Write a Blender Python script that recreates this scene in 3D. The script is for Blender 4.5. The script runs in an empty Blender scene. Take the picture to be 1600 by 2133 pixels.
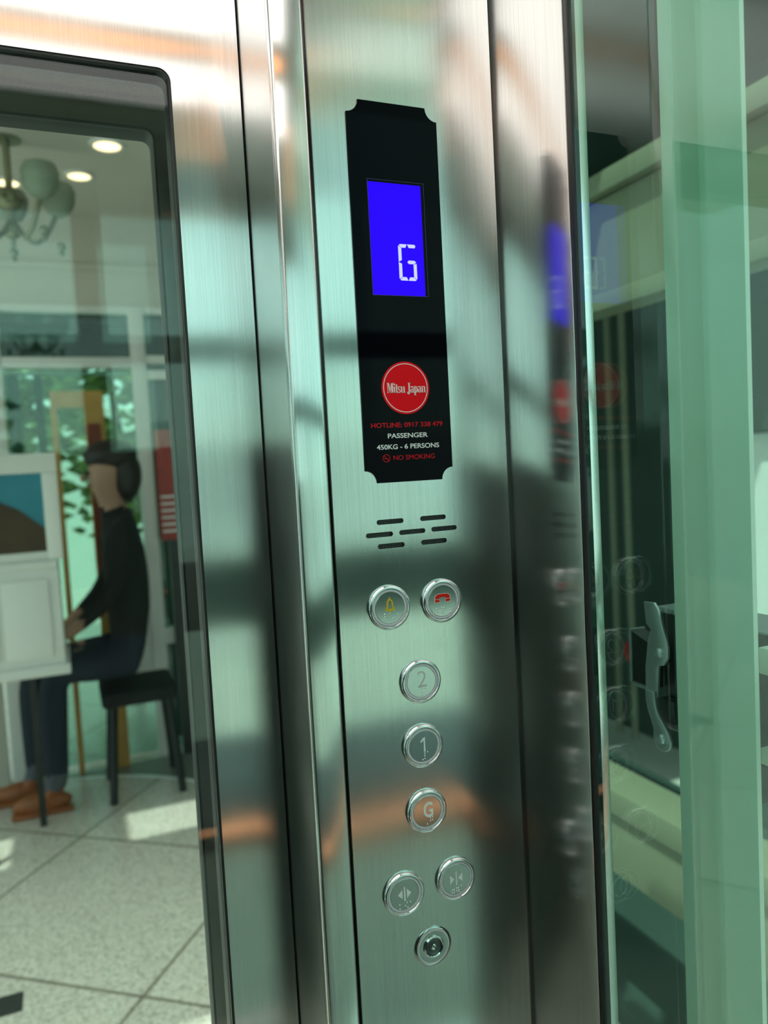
import bpy, bmesh, math, random
from mathutils import Matrix, Vector
random.seed(7)
sc = bpy.context.scene
COL = sc.collection

# ------------------------------------------------------------------ camera
cam_d = bpy.data.cameras.new('camera')
cam_d.sensor_fit = 'VERTICAL'; cam_d.sensor_height = 36.0
cam_d.lens = 1600.0 / 2133.0 * 36.0
cam_d.clip_start = 0.02; cam_d.clip_end = 300
cam = bpy.data.objects.new('camera', cam_d); COL.objects.link(cam)
cam.matrix_world = Matrix(((0.92128, 0.07329, -0.38193, -0.27451),
                           (-0.38523, 0.03741, -0.92206, -0.60392),
                           (-0.05329, 0.99661, 0.06270, 1.45),
                           (0, 0, 0, 1)))
cam_d.dof.use_dof = True; cam_d.dof.focus_distance = 0.66; cam_d.dof.aperture_fstop = 5.0
sc.camera = cam

# ------------------------------------------------------------------ light
world = bpy.data.worlds.new('sky'); sc.world = world; world.use_nodes = True
wn = world.node_tree; wn.nodes.clear()
w_out = wn.nodes.new('ShaderNodeOutputWorld'); w_bg = wn.nodes.new('ShaderNodeBackground')
w_sky = wn.nodes.new('ShaderNodeTexSky'); w_sky.sky_type = 'NISHITA'
w_sky.sun_disc = False; w_sky.sun_elevation = math.radians(50); w_sky.sun_rotation = math.radians(60)
w_sky.air_density = 1.0; w_sky.dust_density = 2.5; w_sky.ozone_density = 1.0
w_bg.inputs['Strength'].default_value = 1.0
w_scl = wn.nodes.new('ShaderNodeVectorMath'); w_scl.operation = 'SCALE'; w_scl.inputs['Scale'].default_value = 0.22
w_mix = wn.nodes.new('ShaderNodeMix'); w_mix.data_type = 'RGBA'; w_mix.inputs[0].default_value = 0.6; w_mix.inputs[7].default_value = (2.2, 2.26, 2.2, 1)   # bright haze
wn.links.new(w_sky.outputs[0], w_scl.inputs[0]); wn.links.new(w_scl.outputs[0], w_mix.inputs[6]); wn.links.new(w_mix.outputs[2], w_bg.inputs[0]); wn.links.new(w_bg.outputs[0], w_out.inputs[0])

sun_d = bpy.data.lights.new('sun', 'SUN'); sun_d.energy = 4.6; sun_d.angle = math.radians(0.6); sun_d.color = (1.0, 0.95, 0.86)
sun = bpy.data.objects.new('sun', sun_d); COL.objects.link(sun)
sun.rotation_euler = Vector((0.36, 0.34, -0.87)).to_track_quat('-Z', 'Y').to_euler()   # the way the light travels
sun.location = (-4, -4, 9)

vs = sc.view_settings
vs.view_transform = 'Standard'; vs.look = 'None'; vs.exposure = 0.0; vs.gamma = 1.0; vs.use_curve_mapping = False

# ------------------------------------------------------------------ materials
def new_mat(name):
    m = bpy.data.materials.new(name); m.use_nodes = True
    return m, m.node_tree, m.node_tree.nodes['Principled BSDF']

def plain(name, col, rough=0.5, metal=0.0, noise=0.0, scale=20.0, spec=0.5, coat=0.0, emit=None, estr=0.0):
    m, nt, b = new_mat(name)
    b.inputs['Base Color'].default_value = (*col, 1); b.inputs['Roughness'].default_value = rough
    b.inputs['Metallic'].default_value = metal; b.inputs['Specular IOR Level'].default_value = spec
    b.inputs['Coat Weight'].default_value = coat; b.inputs['Coat Roughness'].default_value = 0.05
    if noise:
        tc = nt.nodes.new('ShaderNodeTexCoord'); n = nt.nodes.new('ShaderNodeTexNoise')
        n.inputs['Scale'].default_value = scale; n.inputs['Detail'].default_value = 4
        mx = nt.nodes.new('ShaderNodeMix'); mx.data_type = 'RGBA'
        mx.inputs[6].default_value = (*[c * (1 - noise) for c in col], 1)
        mx.inputs[7].default_value = (*[min(1, c * (1 + noise)) for c in col], 1)
        nt.links.new(tc.outputs['Object'], n.inputs['Vector']); nt.links.new(n.outputs['Fac'], mx.inputs[0])
        nt.links.new(mx.outputs[2], b.inputs['Base Color'])
    if emit:
        b.inputs['Emission Color'].default_value = (*emit, 1); b.inputs['Emission Strength'].default_value = estr
    return m

def emitter(name, col, strength):
    return plain(name, col, 0.5, emit=col, estr=strength)

def brushed(name, col=(0.72, 0.715, 0.70), rough=0.165, aniso=0.98, streak=1.0, dist=0.05):
    """steel brushed along z: long vertical grain, reflections smeared sideways"""
    m, nt, b = new_mat(name)
    b.inputs['Metallic'].default_value = 1.0
    tc = nt.nodes.new('ShaderNodeTexCoord')
    mp = nt.nodes.new('ShaderNodeMapping'); mp.inputs['Scale'].default_value = (900, 900, 7)
    n = nt.nodes.new('ShaderNodeTexNoise'); n.inputs['Scale'].default_value = 1.0; n.inputs['Detail'].default_value = 3
    mp2 = nt.nodes.new('ShaderNodeMapping'); mp2.inputs['Scale'].default_value = (9, 9, 5)
    n2 = nt.nodes.new('ShaderNodeTexNoise'); n2.inputs['Scale'].default_value = 1.0; n2.inputs['Detail'].default_value = 5
    nt.links.new(tc.outputs['Object'], mp.inputs[0]); nt.links.new(mp.outputs[0], n.inputs['Vector'])
    nt.links.new(tc.outputs['Object'], mp2.inputs[0]); nt.links.new(mp2.outputs[0], n2.inputs['Vector'])
    cr = nt.nodes.new('ShaderNodeMapRange')
    cr.inputs[1].default_value = 0.25; cr.inputs[2].default_value = 0.75
    cr.inputs[3].default_value = 1 - 0.07 * streak; cr.inputs[4].default_value = 1 + 0.05 * streak
    nt.links.new(n.outputs['Fac'], cr.inputs[0])
    mul = nt.nodes.new('ShaderNodeVectorMath'); mul.operation = 'SCALE'; mul.inputs[0].default_value = col
    nt.links.new(cr.outputs[0], mul.inputs['Scale']); nt.links.new(mul.outputs[0], b.inputs['Base Color'])
    # roughness: grain plus faint wiped smears
    r1 = nt.nodes.new('ShaderNodeMapRange'); r1.inputs[1].default_value = 0.3; r1.inputs[2].default_value = 0.7
    r1.inputs[3].default_value = rough - 0.03; r1.inputs[4].default_value = rough + 0.03
    nt.links.new(n2.outputs['Fac'], r1.inputs[0])
    nt.links.new(r1.outputs[0], b.inputs['Roughness'])
    b.inputs['Anisotropic'].default_value = aniso
    tg = nt.nodes.new('ShaderNodeCombineXYZ'); tg.inputs[2].default_value = 1.0
    b.inputs['Anisotropic Rotation'].default_value = 0.25
    nt.links.new(tg.outputs[0], b.inputs['Tangent'])
    bp = nt.nodes.new('ShaderNodeBump'); bp.inputs['Strength'].default_value = dist; bp.inputs['Distance'].default_value = 0.0004
    nt.links.new(n.outputs['Fac'], bp.inputs['Height']); nt.links.new(bp.outputs[0], b.inputs['Normal'])
    return m

def glass(name, tint, refl=1.0, smudge=0.0):
    """clear sheet glass: straight-through tint per face and a mirror reflection that grows towards grazing"""
    m = bpy.data.materials.new(name); m.use_nodes = True; nt = m.node_tree; nt.nodes.clear()
    out = nt.nodes.new('ShaderNodeOutputMaterial')
    tr = nt.nodes.new('ShaderNodeBsdfTransparent'); tr.inputs[0].default_value = (*tint, 1)
    gl = nt.nodes.new('ShaderNodeBsdfGlossy'); gl.inputs['Roughness'].default_value = 0.0
    geo = nt.nodes.new('ShaderNodeNewGeometry')
    dt = nt.nodes.new('ShaderNodeVectorMath'); dt.operation = 'DOT_PRODUCT'
    nt.links.new(geo.outputs['Incoming'], dt.inputs[0]); nt.links.new(geo.outputs['Normal'], dt.inputs[1])
    ab = nt.nodes.new('ShaderNodeMath'); ab.operation = 'ABSOLUTE'; nt.links.new(dt.outputs['Value'], ab.inputs[0])
    om = nt.nodes.new('ShaderNodeMath'); om.operation = 'SUBTRACT'; om.inputs[0].default_value = 1.0; nt.links.new(ab.outputs[0], om.inputs[1])
    pw = nt.nodes.new('ShaderNodeMath'); pw.operation = 'POWER'; pw.inputs[1].default_value = 5; nt.links.new(om.outputs[0], pw.inputs[0])
    ma = nt.nodes.new('ShaderNodeMath'); ma.operation = 'MULTIPLY_ADD'; ma.inputs[1].default_value = 0.96 * refl; ma.inputs[2].default_value = 0.04 * refl
    nt.links.new(pw.outputs[0], ma.inputs[0])
    mx = nt.nodes.new('ShaderNodeMixShader')
    nt.links.new(ma.outputs[0], mx.inputs[0]); nt.links.new(tr.outputs[0], mx.inputs[1]); nt.links.new(gl.outputs[0], mx.inputs[2])
    nt.links.new(mx.outputs[0], out.inputs[0])
    return m

def granite():
    m, nt, b = new_mat('granite tiles')
    tc = nt.nodes.new('ShaderNodeTexCoord')
    n = nt.nodes.new('ShaderNodeTexNoise'); n.inputs['Scale'].default_value = 95; n.inputs['Detail'].default_value = 6; n.inputs['Roughness'].default_value = 0.75
    n2 = nt.nodes.new('ShaderNodeTexNoise'); n2.inputs['Scale'].default_value = 2.2; n2.inputs['Detail'].default_value = 3
    rp = nt.nodes.new('ShaderNodeValToRGB')
    rp.color_ramp.elements[0].position = 0.36; rp.color_ramp.elements[0].color = (0.36, 0.34, 0.31, 1)
    rp.color_ramp.elements[1].position = 0.62; rp.color_ramp.elements[1].color = (0.84, 0.80, 0.73, 1)
    e = rp.color_ramp.elements.new(0.5); e.color = (0.74, 0.69, 0.62, 1)
    mp = nt.nodes.new('ShaderNodeMapping'); mp.inputs['Rotation'].default_value = (0, 0, math.radians(38)); mp.inputs['Location'].default_value = (0.15, -0.34, 0)
    br = nt.nodes.new('ShaderNodeTexBrick'); br.offset = 0.0; br.inputs['Scale'].default_value = 1.0
    br.inputs['Brick Width'].default_value = 0.8; br.inputs['Row Height'].default_value = 0.8; br.inputs['Mortar Size'].default_value = 0.006
    br.inputs['Color1'].default_value = (1, 1, 1, 1); br.inputs['Color2'].default_value = (0.9, 0.9, 0.9, 1); br.inputs['Mortar'].default_value = (0.35, 0.33, 0.30, 1)
    mu = nt.nodes.new('ShaderNodeMix'); mu.data_type = 'RGBA'; mu.blend_type = 'MULTIPLY'; mu.inputs[0].default_value = 1.0
    L = nt.links.new
    L(tc.outputs['Object'], n.inputs['Vector']); L(tc.outputs['Object'], n2.inputs['Vector']); L(n.outputs['Fac'], rp.inputs[0])
    L(tc.outputs['Object'], mp.inputs[0]); L(mp.outputs[0], br.inputs['Vector'])
    L(rp.outputs[0], mu.inputs[6]); L(br.outputs['Color'], mu.inputs[7]); L(mu.outputs[2], b.inputs['Base Color'])
    b.inputs['Roughness'].default_value = 0.12; b.inputs['Specular IOR Level'].default_value = 0.6
    return m

def foliage_mat(name, a, c):
    m, nt, b = new_mat(name)
    tc = nt.nodes.new('ShaderNodeTexCoord'); n = nt.nodes.new('ShaderNodeTexNoise'); n.inputs['Scale'].default_value = 9; n.inputs['Detail'].default_value = 5
    rp = nt.nodes.new('ShaderNodeValToRGB')
    rp.color_ramp.elements[0].position = 0.35; rp.color_ramp.elements[0].color = (*a, 1)
    rp.color_ramp.elements[1].position = 0.65; rp.color_ramp.elements[1].color = (*c, 1)
    nt.links.new(tc.outputs['Object'], n.inputs['Vector']); nt.links.new(n.outputs['Fac'], rp.inputs[0]); nt.links.new(rp.outputs[0], b.inputs['Base Color'])
    b.inputs['Roughness'].default_value = 0.55
    return m

M = dict(
    steel=brushed('brushed steel'),
    steel_face=brushed('brushed steel faceplate', rough=0.15, aniso=0.97, streak=0.9),
    steel_side=brushed('brushed steel side strip', (0.62, 0.61, 0.59), rough=0.15, aniso=0.97, streak=1.3),
    steel_trim=plain('satin aluminium', (0.85, 0.86, 0.83), 0.32, 0.45),
    chrome=plain('chrome', (0.86, 0.86, 0.88), 0.06, 1.0),
    cap=plain('satin steel cap', (0.56, 0.575, 0.57), 0.10, 1.0),
    halo=plain('white light ring plastic', (0.74, 0.72, 0.76), 0.35),
    legend=plain('white legend', (0.93, 0.93, 0.93), 0.5, spec=0.2),
    greylegend=plain('grey engraved legend', (0.66, 0.62, 0.63), 0.5),
    yellow=plain('yellow enamel', (0.75, 0.50, 0.02), 0.5, spec=0.2),
    redfill=plain('red enamel', (0.75, 0.02, 0.012), 0.5, spec=0.15),
    black=plain('black rubber', (0.012, 0.012, 0.013), 0.45, noise=0.3, scale=60),
    darkgap=plain('dark gap', (0.02, 0.022, 0.02), 0.7),
    blackglass=plain('black display glass', (0.002, 0.002, 0.004), 0.03, coat=0.0, spec=0.07),
    screen=plain('blue backlight', (0.0, 0.0, 0.02), 0.2, spec=0.05, emit=(0.0225, 0.0, 1.0), estr=1.05),
    digit=plain('lit digit', (0.4, 0.4, 0.5), 0.3, emit=(0.50, 0.53, 1.0), estr=0.9),
    printwhite=plain('white print', (0.92, 0.92, 0.92), 0.5, spec=0.2),
    printred=plain('red print', (0.72, 0.012, 0.025), 0.5, spec=0.1),
    logored=plain('red sticker', (0.95, 0.006, 0.014), 0.5, spec=0.1),
    printpink=plain('pale print', (0.95, 0.80, 0.78), 0.5),
    mesh=plain('dark speaker mesh', (0.16, 0.175, 0.175), 0.5, 0.3),
    sideglass=glass('green side glass', (0.70, 0.93, 0.855), refl=1.5),
    doorglass=glass('green door glass', (0.87, 0.94, 0.912), refl=1.1),
    backglass=glass('green back glass', (0.74, 0.95, 0.88)),
    clear=glass('green tinted entrance glass', (0.66, 0.86, 0.79)),
    frost=plain('mint painted steel', (0.80, 0.84, 0.74), 0.35, noise=0.03, scale=3),
    beige=plain('beige painted steel', (0.18, 0.185, 0.125), 0.5, noise=0.05, scale=4),
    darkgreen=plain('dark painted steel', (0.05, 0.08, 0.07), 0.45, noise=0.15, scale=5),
    darksteel=plain('dark steel', (0.03, 0.035, 0.035), 0.35, 0.4),
    zinc=plain('zinc plated steel', (0.62, 0.66, 0.66), 0.38, 0.85, noise=0.04, scale=30),
    blackplastic=plain('black plastic', (0.012, 0.014, 0.018), 0.35),
    redplastic=plain('red plastic', (0.55, 0.03, 0.03), 0.4),
    white=plain('white paint', (0.80, 0.80, 0.77), 0.45, noise=0.02, scale=3),
    ceiling=plain('white ceiling panel', (0.82, 0.81, 0.79), 0.35, noise=0.03, scale=6),
    plaster=plain('lobby plaster', (0.62, 0.59, 0.52), 0.8, noise=0.04, scale=4),
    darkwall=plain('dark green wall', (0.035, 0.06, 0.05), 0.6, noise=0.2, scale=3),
    granite=granite(),
    darkstone=plain('dark granite inlay', (0.035, 0.04, 0.04), 0.2, noise=0.3, scale=80),
    paving=plain('pale paving', (0.55, 0.53, 0.48), 0.7, noise=0.12, scale=5),
    brass=plain('aged brass', (0.22, 0.22, 0.13), 0.35, 0.8, noise=0.2, scale=20),
    frostshade=plain('frosted lamp shade', (0.22, 0.27, 0.20), 0.5),
    wood=plain('tan wood', (0.52, 0.30, 0.07), 0.5, noise=0.2, scale=12),
    banner=plain('brown banner', (0.20, 0.045, 0.02), 0.7, noise=0.5, scale=14),
    posterred=plain('red poster', (0.42, 0.06, 0.05), 0.6, noise=0.4, scale=12),
    jeans=plain('dark denim', (0.010, 0.016, 0.032), 0.85, noise=0.35, scale=60),
    hem=plain('turned up hem', (0.09, 0.10, 0.12), 0.85),
    blackcloth=plain('black cloth', (0.008, 0.009, 0.010), 0.9),
    skin=plain('skin', (0.45, 0.26, 0.18), 0.5),
    hair=plain('dark hair', (0.015, 0.010, 0.008), 0.5),
    leather=plain('brown leather', (0.30, 0.085, 0.02), 0.4, noise=0.3, scale=18),
    teal=plain('teal picture', (0.03, 0.22, 0.30), 0.5, noise=0.25, scale=6),
    hillbrown=plain('brown picture hill', (0.055, 0.03, 0.012), 0.5, noise=0.5, scale=9),
    bark=plain('bark', (0.10, 0.07, 0.05), 0.9, noise=0.3, scale=20),
    leafbright=foliage_mat('bright leaves', (0.05, 0.10, 0.02), (0.24, 0.30, 0.06)),
    leafdark=foliage_mat('dark leaves', (0.012, 0.045, 0.012), (0.06, 0.14, 0.03)),
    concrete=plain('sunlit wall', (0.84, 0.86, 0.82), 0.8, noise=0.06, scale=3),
    groove=plain('moulded arc', (0.34, 0.42, 0.38), 0.8),
    curtain=plain('teal curtain', (0.10, 0.26, 0.25), 0.8, noise=0.1, scale=5),
    warm=emitter('warm lamp strip', (1.0, 0.42, 0.16), 2.6),
    warmlow=emitter('warm lamp strip low', (1.0, 0.28, 0.15), 4.6),
    spot=emitter('warm downlight', (1.0, 0.62, 0.40), 4.0),
    white_lamp=emitter('ceiling light panel', (1.0, 0.955, 0.93), 2.2),
)

# ------------------------------------------------------------------ mesh helpers
def prop(o, label=None, cat=None, group=None, kind=None):
    if label: o['label'] = label
    if cat: o['category'] = cat
    if group: o['group'] = group
    if kind: o['kind'] = kind
    return o

def empty(name, loc, label=None, cat=None, group=None, kind=None):
    o = bpy.data.objects.new(name, None); COL.objects.link(o)
    o.location = loc; o.empty_display_size = 0.05
    o['_o'] = [float(v) for v in loc]
    return prop(o, label, cat, group, kind)

def origin_of(o):
    return Vector(o['_o']) if '_o' in o.keys() else Vector((0, 0, 0))

class MB:
    """collects shapes given in scene coordinates and links them as one mesh object"""
    def __init__(s): s.bm = bmesh.new()
    def box(s, x0, x1, y0, y1, z0, z1, bev=0.0, seg=2):
        g = bmesh.ops.create_cube(s.bm, size=1.0)['verts']
        bmesh.ops.scale(s.bm, vec=(x1 - x0, y1 - y0, z1 - z0), verts=g)
        bmesh.ops.translate(s.bm, vec=((x0 + x1) / 2, (y0 + y1) / 2, (z0 + z1) / 2), verts=g)
        if bev:
            es = list({e for v in g for e in v.link_edges})
            bmesh.ops.bevel(s.bm, geom=es, offset=bev, segments=seg, affect='EDGES', profile=0.5)
        return s
    def bar(s, a, b, w, h=None):
        a, b = Vector(a), Vector(b); d = b - a; h = h or w
        g = bmesh.ops.create_cube(s.bm, size=1.0)['verts']
        bmesh.ops.scale(s.bm, vec=(w, h, d.length), verts=g)
        bmesh.ops.rotate(s.bm, matrix=d.to_track_quat('Z', 'Y').to_matrix(), verts=g)
        bmesh.ops.translate(s.bm, vec=(a + b) / 2, verts=g); return s
    def cyl(s, a, b, r, r2=None, n=24):
        a, b = Vector(a), Vector(b); d = b - a
        g = bmesh.ops.create_cone(s.bm, cap_ends=True, segments=n, radius1=r, radius2=r if r2 is None else r2, depth=d.length)['verts']
        bmesh.ops.rotate(s.bm, matrix=d.to_track_quat('Z', 'Y').to_matrix(), verts=g)
        bmesh.ops.translate(s.bm, vec=(a + b) / 2, verts=g); return s
    def ball(s, c, r, sub=2, sc_=(1, 1, 1)):
        g = bmesh.ops.create_icosphere(s.bm, subdivisions=sub, radius=r)['verts']
        bmesh.ops.scale(s.bm, vec=sc_, verts=g); bmesh.ops.translate(s.bm, vec=c, verts=g); return s
    def lathe(s, prof, c, axis='Y', n=64, close=True):
        """prof: (radius, height along axis towards -y / +z)"""
        rows = []
        for r, h in prof:
            row = []
            for i in range(n):
                t = 2 * math.pi * i / n
                if axis == 'Y': p = (c[0] + r * math.cos(t), c[1] - h, c[2] + r * math.sin(t))
                elif axis == 'X': p = (c[0] - h, c[1] + r * math.cos(t), c[2] + r * math.sin(t))
                else: p = (c[0] + r * math.cos(t), c[1] + r * math.sin(t), c[2] + h)
                row.append(s.bm.verts.new(p))
            rows.append(row)
        for a, b in zip(rows, rows[1:]):
            for i in range(n):
                j = (i + 1) % n
                s.bm.faces.new((a[i], a[j], b[j], b[i]))
        if close:
            for row in (rows[0], rows[-1]):
                try: s.bm.faces.new(row)
                except ValueError: pass
        return s
    def prism(s, poly, y0, y1, plane='XZ', c=(0, 0)):
        """polygon in the plane given (in order), extruded between y0 and y1 on the third axis"""
        def P(u, v, d):
            u += c[0]; v += c[1]
            return {'XZ': (u, d, v), 'YZ': (d, u, v), 'XY': (u, v, d)}[plane]
        a = [s.bm.verts.new(P(u, v, y0)) for u, v in poly]; b = [s.bm.verts.new(P(u, v, y1)) for u, v in poly]
        s.bm.faces.new(a); s.bm.faces.new(b)
        for i in range(len(poly)):
            j = (i + 1) % len(poly); s.bm.faces.new((a[i], a[j], b[j], b[i]))
        return s
    def tube(s, pts, r, n=10):
        pts = [Vector(p) for p in pts]; rows = []
        for i, p in enumerate(pts):
            d = (pts[min(i + 1, len(pts) - 1)] - pts[max(i - 1, 0)]).normalized()
            q = d.to_track_quat('Z', 'Y').to_matrix(); rr = r[i] if isinstance(r, (list, tuple)) else r
            rows.append([s.bm.verts.new(p + q @ Vector((rr * math.cos(2 * math.pi * k / n), rr * math.sin(2 * math.pi * k / n), 0))) for k in range(n)])
        for a, b in zip(rows, rows[1:]):
            for k in range(n):
                j = (k + 1) % n; s.bm.faces.new((a[k], a[j], b[j], b[k]))
        s.bm.faces.new(rows[0]); s.bm.faces.new(rows[-1]); return s
    def add_mesh(s, me): s.bm.from_mesh(me); bpy.data.meshes.remove(me); return s
    def build(s, name, mat, parent=None, smooth=None, label=None, cat=None, group=None, kind=None):
        bm = s.bm
        bmesh.ops.recalc_face_normals(bm, faces=bm.faces)
        if parent is None:
            xs = [v.co for v in bm.verts]
            lo = Vector([min(c[i] for c in xs) for i in range(3)]); hi = Vector([max(c[i] for c in xs) for i in range(3)])
            org = Vector(((lo.x + hi.x) / 2, (lo.y + hi.y) / 2, lo.z))
        else: org = origin_of(parent)
        bmesh.ops.translate(bm, vec=-org, verts=bm.verts)
        if smooth is not None:
            for f in bm.faces: f.smooth = True
            for e in bm.edges:
                if len(e.link_faces) == 2 and e.calc_face_angle(0) > math.radians(smooth): e.smooth = False
        me = bpy.data.meshes.new(name); bm.to_mesh(me); bm.free()
        for mm in (mat if isinstance(mat, (list, tuple)) else [mat]): me.materials.append(mm)
        o = bpy.data.objects.new(name, me); COL.objects.link(o)
        o['_o'] = list(org)
        if parent is None: o.location = org
        else: o.parent = parent
        return prop(o, label, cat, group, kind)

def arc(cx, cy, r, a0, a1, n=10):
    return [(cx + r * math.cos(math.radians(a0 + (a1 - a0) * i / n)), cy + r * math.sin(math.radians(a0 + (a1 - a0) * i / n))) for i in range(n + 1)]
def rrect(x0, x1, y0, y1, r, n=6):
    return (arc(x1 - r, y0 + r, r, -90, 0, n) + arc(x1 - r, y1 - r, r, 0, 90, n) + arc(x0 + r, y1 - r, r, 90, 180, n) + arc(x0 + r, y0 + r, r, 180, 270, n))
def circle(cx, cy, r, n=32): return arc(cx, cy, r, 0, 360, n)[:-1]

def curve_mesh(loops, half, bevel=0.0):
    cu = bpy.data.curves.new('tmp', 'CURVE'); cu.dimensions = '2D'; cu.fill_mode = 'BOTH'; cu.extrude = half; cu.bevel_depth = bevel; cu.bevel_resolution = 2
    cu.resolution_u = 1
    for lp in loops:
        sp = cu.splines.new('POLY'); sp.points.add(len(lp) - 1); sp.use_cyclic_u = True
        for p, (u, v) in zip(sp.points, lp): p.co = (u, v, 0, 1)
    o = bpy.data.objects.new('tmp', cu); COL.objects.link(o)
    bpy.context.view_layer.update()
    me = bpy.data.meshes.new_from_object(o.evaluated_get(bpy.context.evaluated_depsgraph_get()))
    bpy.data.objects.remove(o); bpy.data.curves.remove(cu)
    return me
PLANES = {'XZ': Matrix(((1, 0, 0, 0), (0, 0, -1, 0), (0, 1, 0, 0), (0, 0, 0, 1))),      # u->x, v->z, thickness -> -y
          'YZ': Matrix(((0, 0, 1, 0), (1, 0, 0, 0), (0, 1, 0, 0), (0, 0, 0, 1)))}
def sheet(outer, holes, d0, d1, plane='XZ', bevel=0.0):
    """flat sheet with holes, between d0 and d1 on its third axis"""
    h = abs(d1 - d0) / 2
    me = curve_mesh([outer] + list(holes), h - bevel, bevel)
    me.transform(PLANES[plane]); mid = (d0 + d1) / 2
    me.transform(Matrix.Translation((0, mid, 0) if plane == 'XZ' else (mid, 0, 0)))
    b = MB(); b.add_mesh(me)
    bmesh.ops.remove_doubles(b.bm, verts=b.bm.verts, dist=1e-6)
    return b

def text_mesh(body, width, height, cu_, cz, y, align='C', bold=0.0, depth=0.00015):
    """block lettering fitted into width x cap height, centred (or left) at (cu_, cz) and facing -y"""
    cu = bpy.data.curves.new('tmp', 'FONT'); cu.body = body; cu.size = 1.0; cu.extrude = 0.02; cu.offset = bold; cu.resolution_u = 6
    o = bpy.data.objects.new('tmp', cu); COL.objects.link(o); bpy.context.view_layer.update()
    me = bpy.data.meshes.new_from_object(o.evaluated_get(bpy.context.evaluated_depsgraph_get()))
    bpy.data.objects.remove(o); bpy.data.curves.remove(cu)
    xs = [v.co.x for v in me.vertices]; ys = [v.co.y for v in me.vertices]
    x0, x1, y0, y1 = min(xs), max(xs), min(ys), max(ys)
    for v in me.vertices:
        u = (v.co.x - x0) / (x1 - x0); t = (v.co.y - y0) / (y1 - y0)
        x = cu_ + (u - 0.5) * width if align == 'C' else cu_ + u * width
        v.co = (x, y - (depth if v.co.z > 0 else 0), cz + (t - 0.5) * height)
    return me
def lettering(name, body, width, height, u, z, y, mat, parent, align='C', bold=0.0):
    b = MB(); b.add_mesh(text_mesh(body, width, height, u, z, y, align, bold)); return b.build(name, mat, parent)

# ================================================================== lift car: structure
S = 'structure'
X_WALL, X_GL = 0.101, 0.1035
DOOR_Y = 0.100
# steel front column with the control panel let into it
b = MB()
b.box(-0.1, -0.0718, 0.0, 0.012, 0.0, 2.15, 0.0028, 3)
b.box(-0.1, -0.098, 0.010, 0.135, 0.0, 2.15)                      # return face towards the door
b.box(-0.0716, 0.1, 0.006, 0.012, 0.0, 2.15)                      # backing behind the hinged plate
b.box(-0.0716, 0.1, 0.0, 0.007, 2.0, 2.15); b.box(-0.0716, 0.1, 0.0, 0.007, 0.0, 0.70)
wf = b.build('wall_front', M['steel'], smooth=30, kind=S, label='brushed steel front return column beside the lift door', cat='wall')
# right-hand steel strip, perpendicular to the panel
b = MB(); b.box(X_WALL, 0.108, -0.1035, 0.012, 0.0, 2.15, 0.0008, 2)
b.build('wall_right', M['steel_side'], smooth=30, kind=S, label='narrow brushed steel side strip right of the control panel', cat='wall')
b = MB(); b.box(0.1015, 0.1085, -0.1095, -0.1037, 0.0, 2.15, 0.001, 2)
b.build('trim_1', M['black'], smooth=30, kind=S, label='black rubber gasket between steel strip and green side glass', cat='trim')
b = MB(); b.box(X_GL, X_GL + 0.005, -1.15, -0.1097, 0.02, 2.08)
b.build('window_1', M['sideglass'], kind=S, label='green tinted glass side wall of the lift car', cat='window')
# back of the car: green glass in a dark frame with one dark post
b = MB(); b.box(-1.0, X_GL, -1.162, -1.152, 0.02, 2.08)
b.build('window_2', M['backglass'], kind=S, label='green tinted glass back wall of the lift car', cat='window')
b = MB(); b.box(-0.215, -0.150, -1.147, -1.11, 0.0, 2.15, 0.003, 2); b.box(-1.02, -0.96, -1.16, -1.10, 0.0, 2.15, 0.003, 2)
b.build('trim_2', M['darksteel'], kind=S, label='dark posts of the glazed lift car back wall', cat='trim')
b = MB(); b.box(-1.03, -1.0, -1.16, 0.1, 0.0, 2.15)
b.build('wall_left', M['steel'], kind=S, label='brushed steel left wall of the lift car', cat='wall')
MB().box(-0.998, -0.02, -1.151, -1.148, 0.0, 1.52).build('wall_back', M['darkgreen'], kind=S, label='dark lower panel of the lift car back wall', cat='wall')  # added out of view to block bright reflections in the door window
# header bands and ceiling
b = MB()
b.box(-1.0, 0.125, -1.17, -1.14, 2.08, 2.17); b.box(X_WALL, 0.125, -1.15, -0.1, 2.08, 2.17)
b.box(-1.0, -0.1, 0.06, 0.095, 2.08, 2.17)
b.build('trim_3', M['steel'], kind=S, label='brushed steel header band above the lift car glass', cat='trim')
cl = MB().box(-1.03, 0.125, -1.17, 0.14, 2.15, 2.20).build('ceiling', M['ceiling'], kind=S, label='white ceiling panel of the lift car', cat='ceiling')
MB().box(-1.03, 0.125, -1.17, 0.145, -0.06, 0.0).build('floor_lift', M['granite'], kind=S, label='granite floor of the lift car', cat='floor')
# ceiling lamps of the car
for k, (ya, yb, lab) in enumerate(((-0.455, -0.10, 'wide white luminous ceiling panel nearest the lift door'), (-0.700, -0.545, 'narrow white luminous ceiling panel behind the warm strip light'))):
    t = empty('ceiling_light_panel', (-0.45, (ya + yb) / 2, 2.15), lab, 'light', 'luminous panels in the lift ceiling')
    MB().box(-0.95, 0.03, ya, yb, 2.143, 2.1495).build('diffuser', M['white_lamp'], t)
    MB().box(-0.955, 0.035, ya - 0.004, ya, 2.140, 2.1495).box(-0.955, 0.035, yb, yb + 0.004, 2.140, 2.1495).box(-0.955, -0.951, ya, yb, 2.140, 2.1495).box(0.031, 0.035, ya, yb, 2.140, 2.1495).build('bezel', M['steel_trim'], t)
t = empty('ceiling_strip_light', (-0.45, -0.5, 2.15), 'long warm strip light let into the lift ceiling near the door', 'light')
MB().box(-0.95, 0.0, -0.515, -0.485, 2.140, 2.1495).build('diffuser', M['warm'], t)
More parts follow.
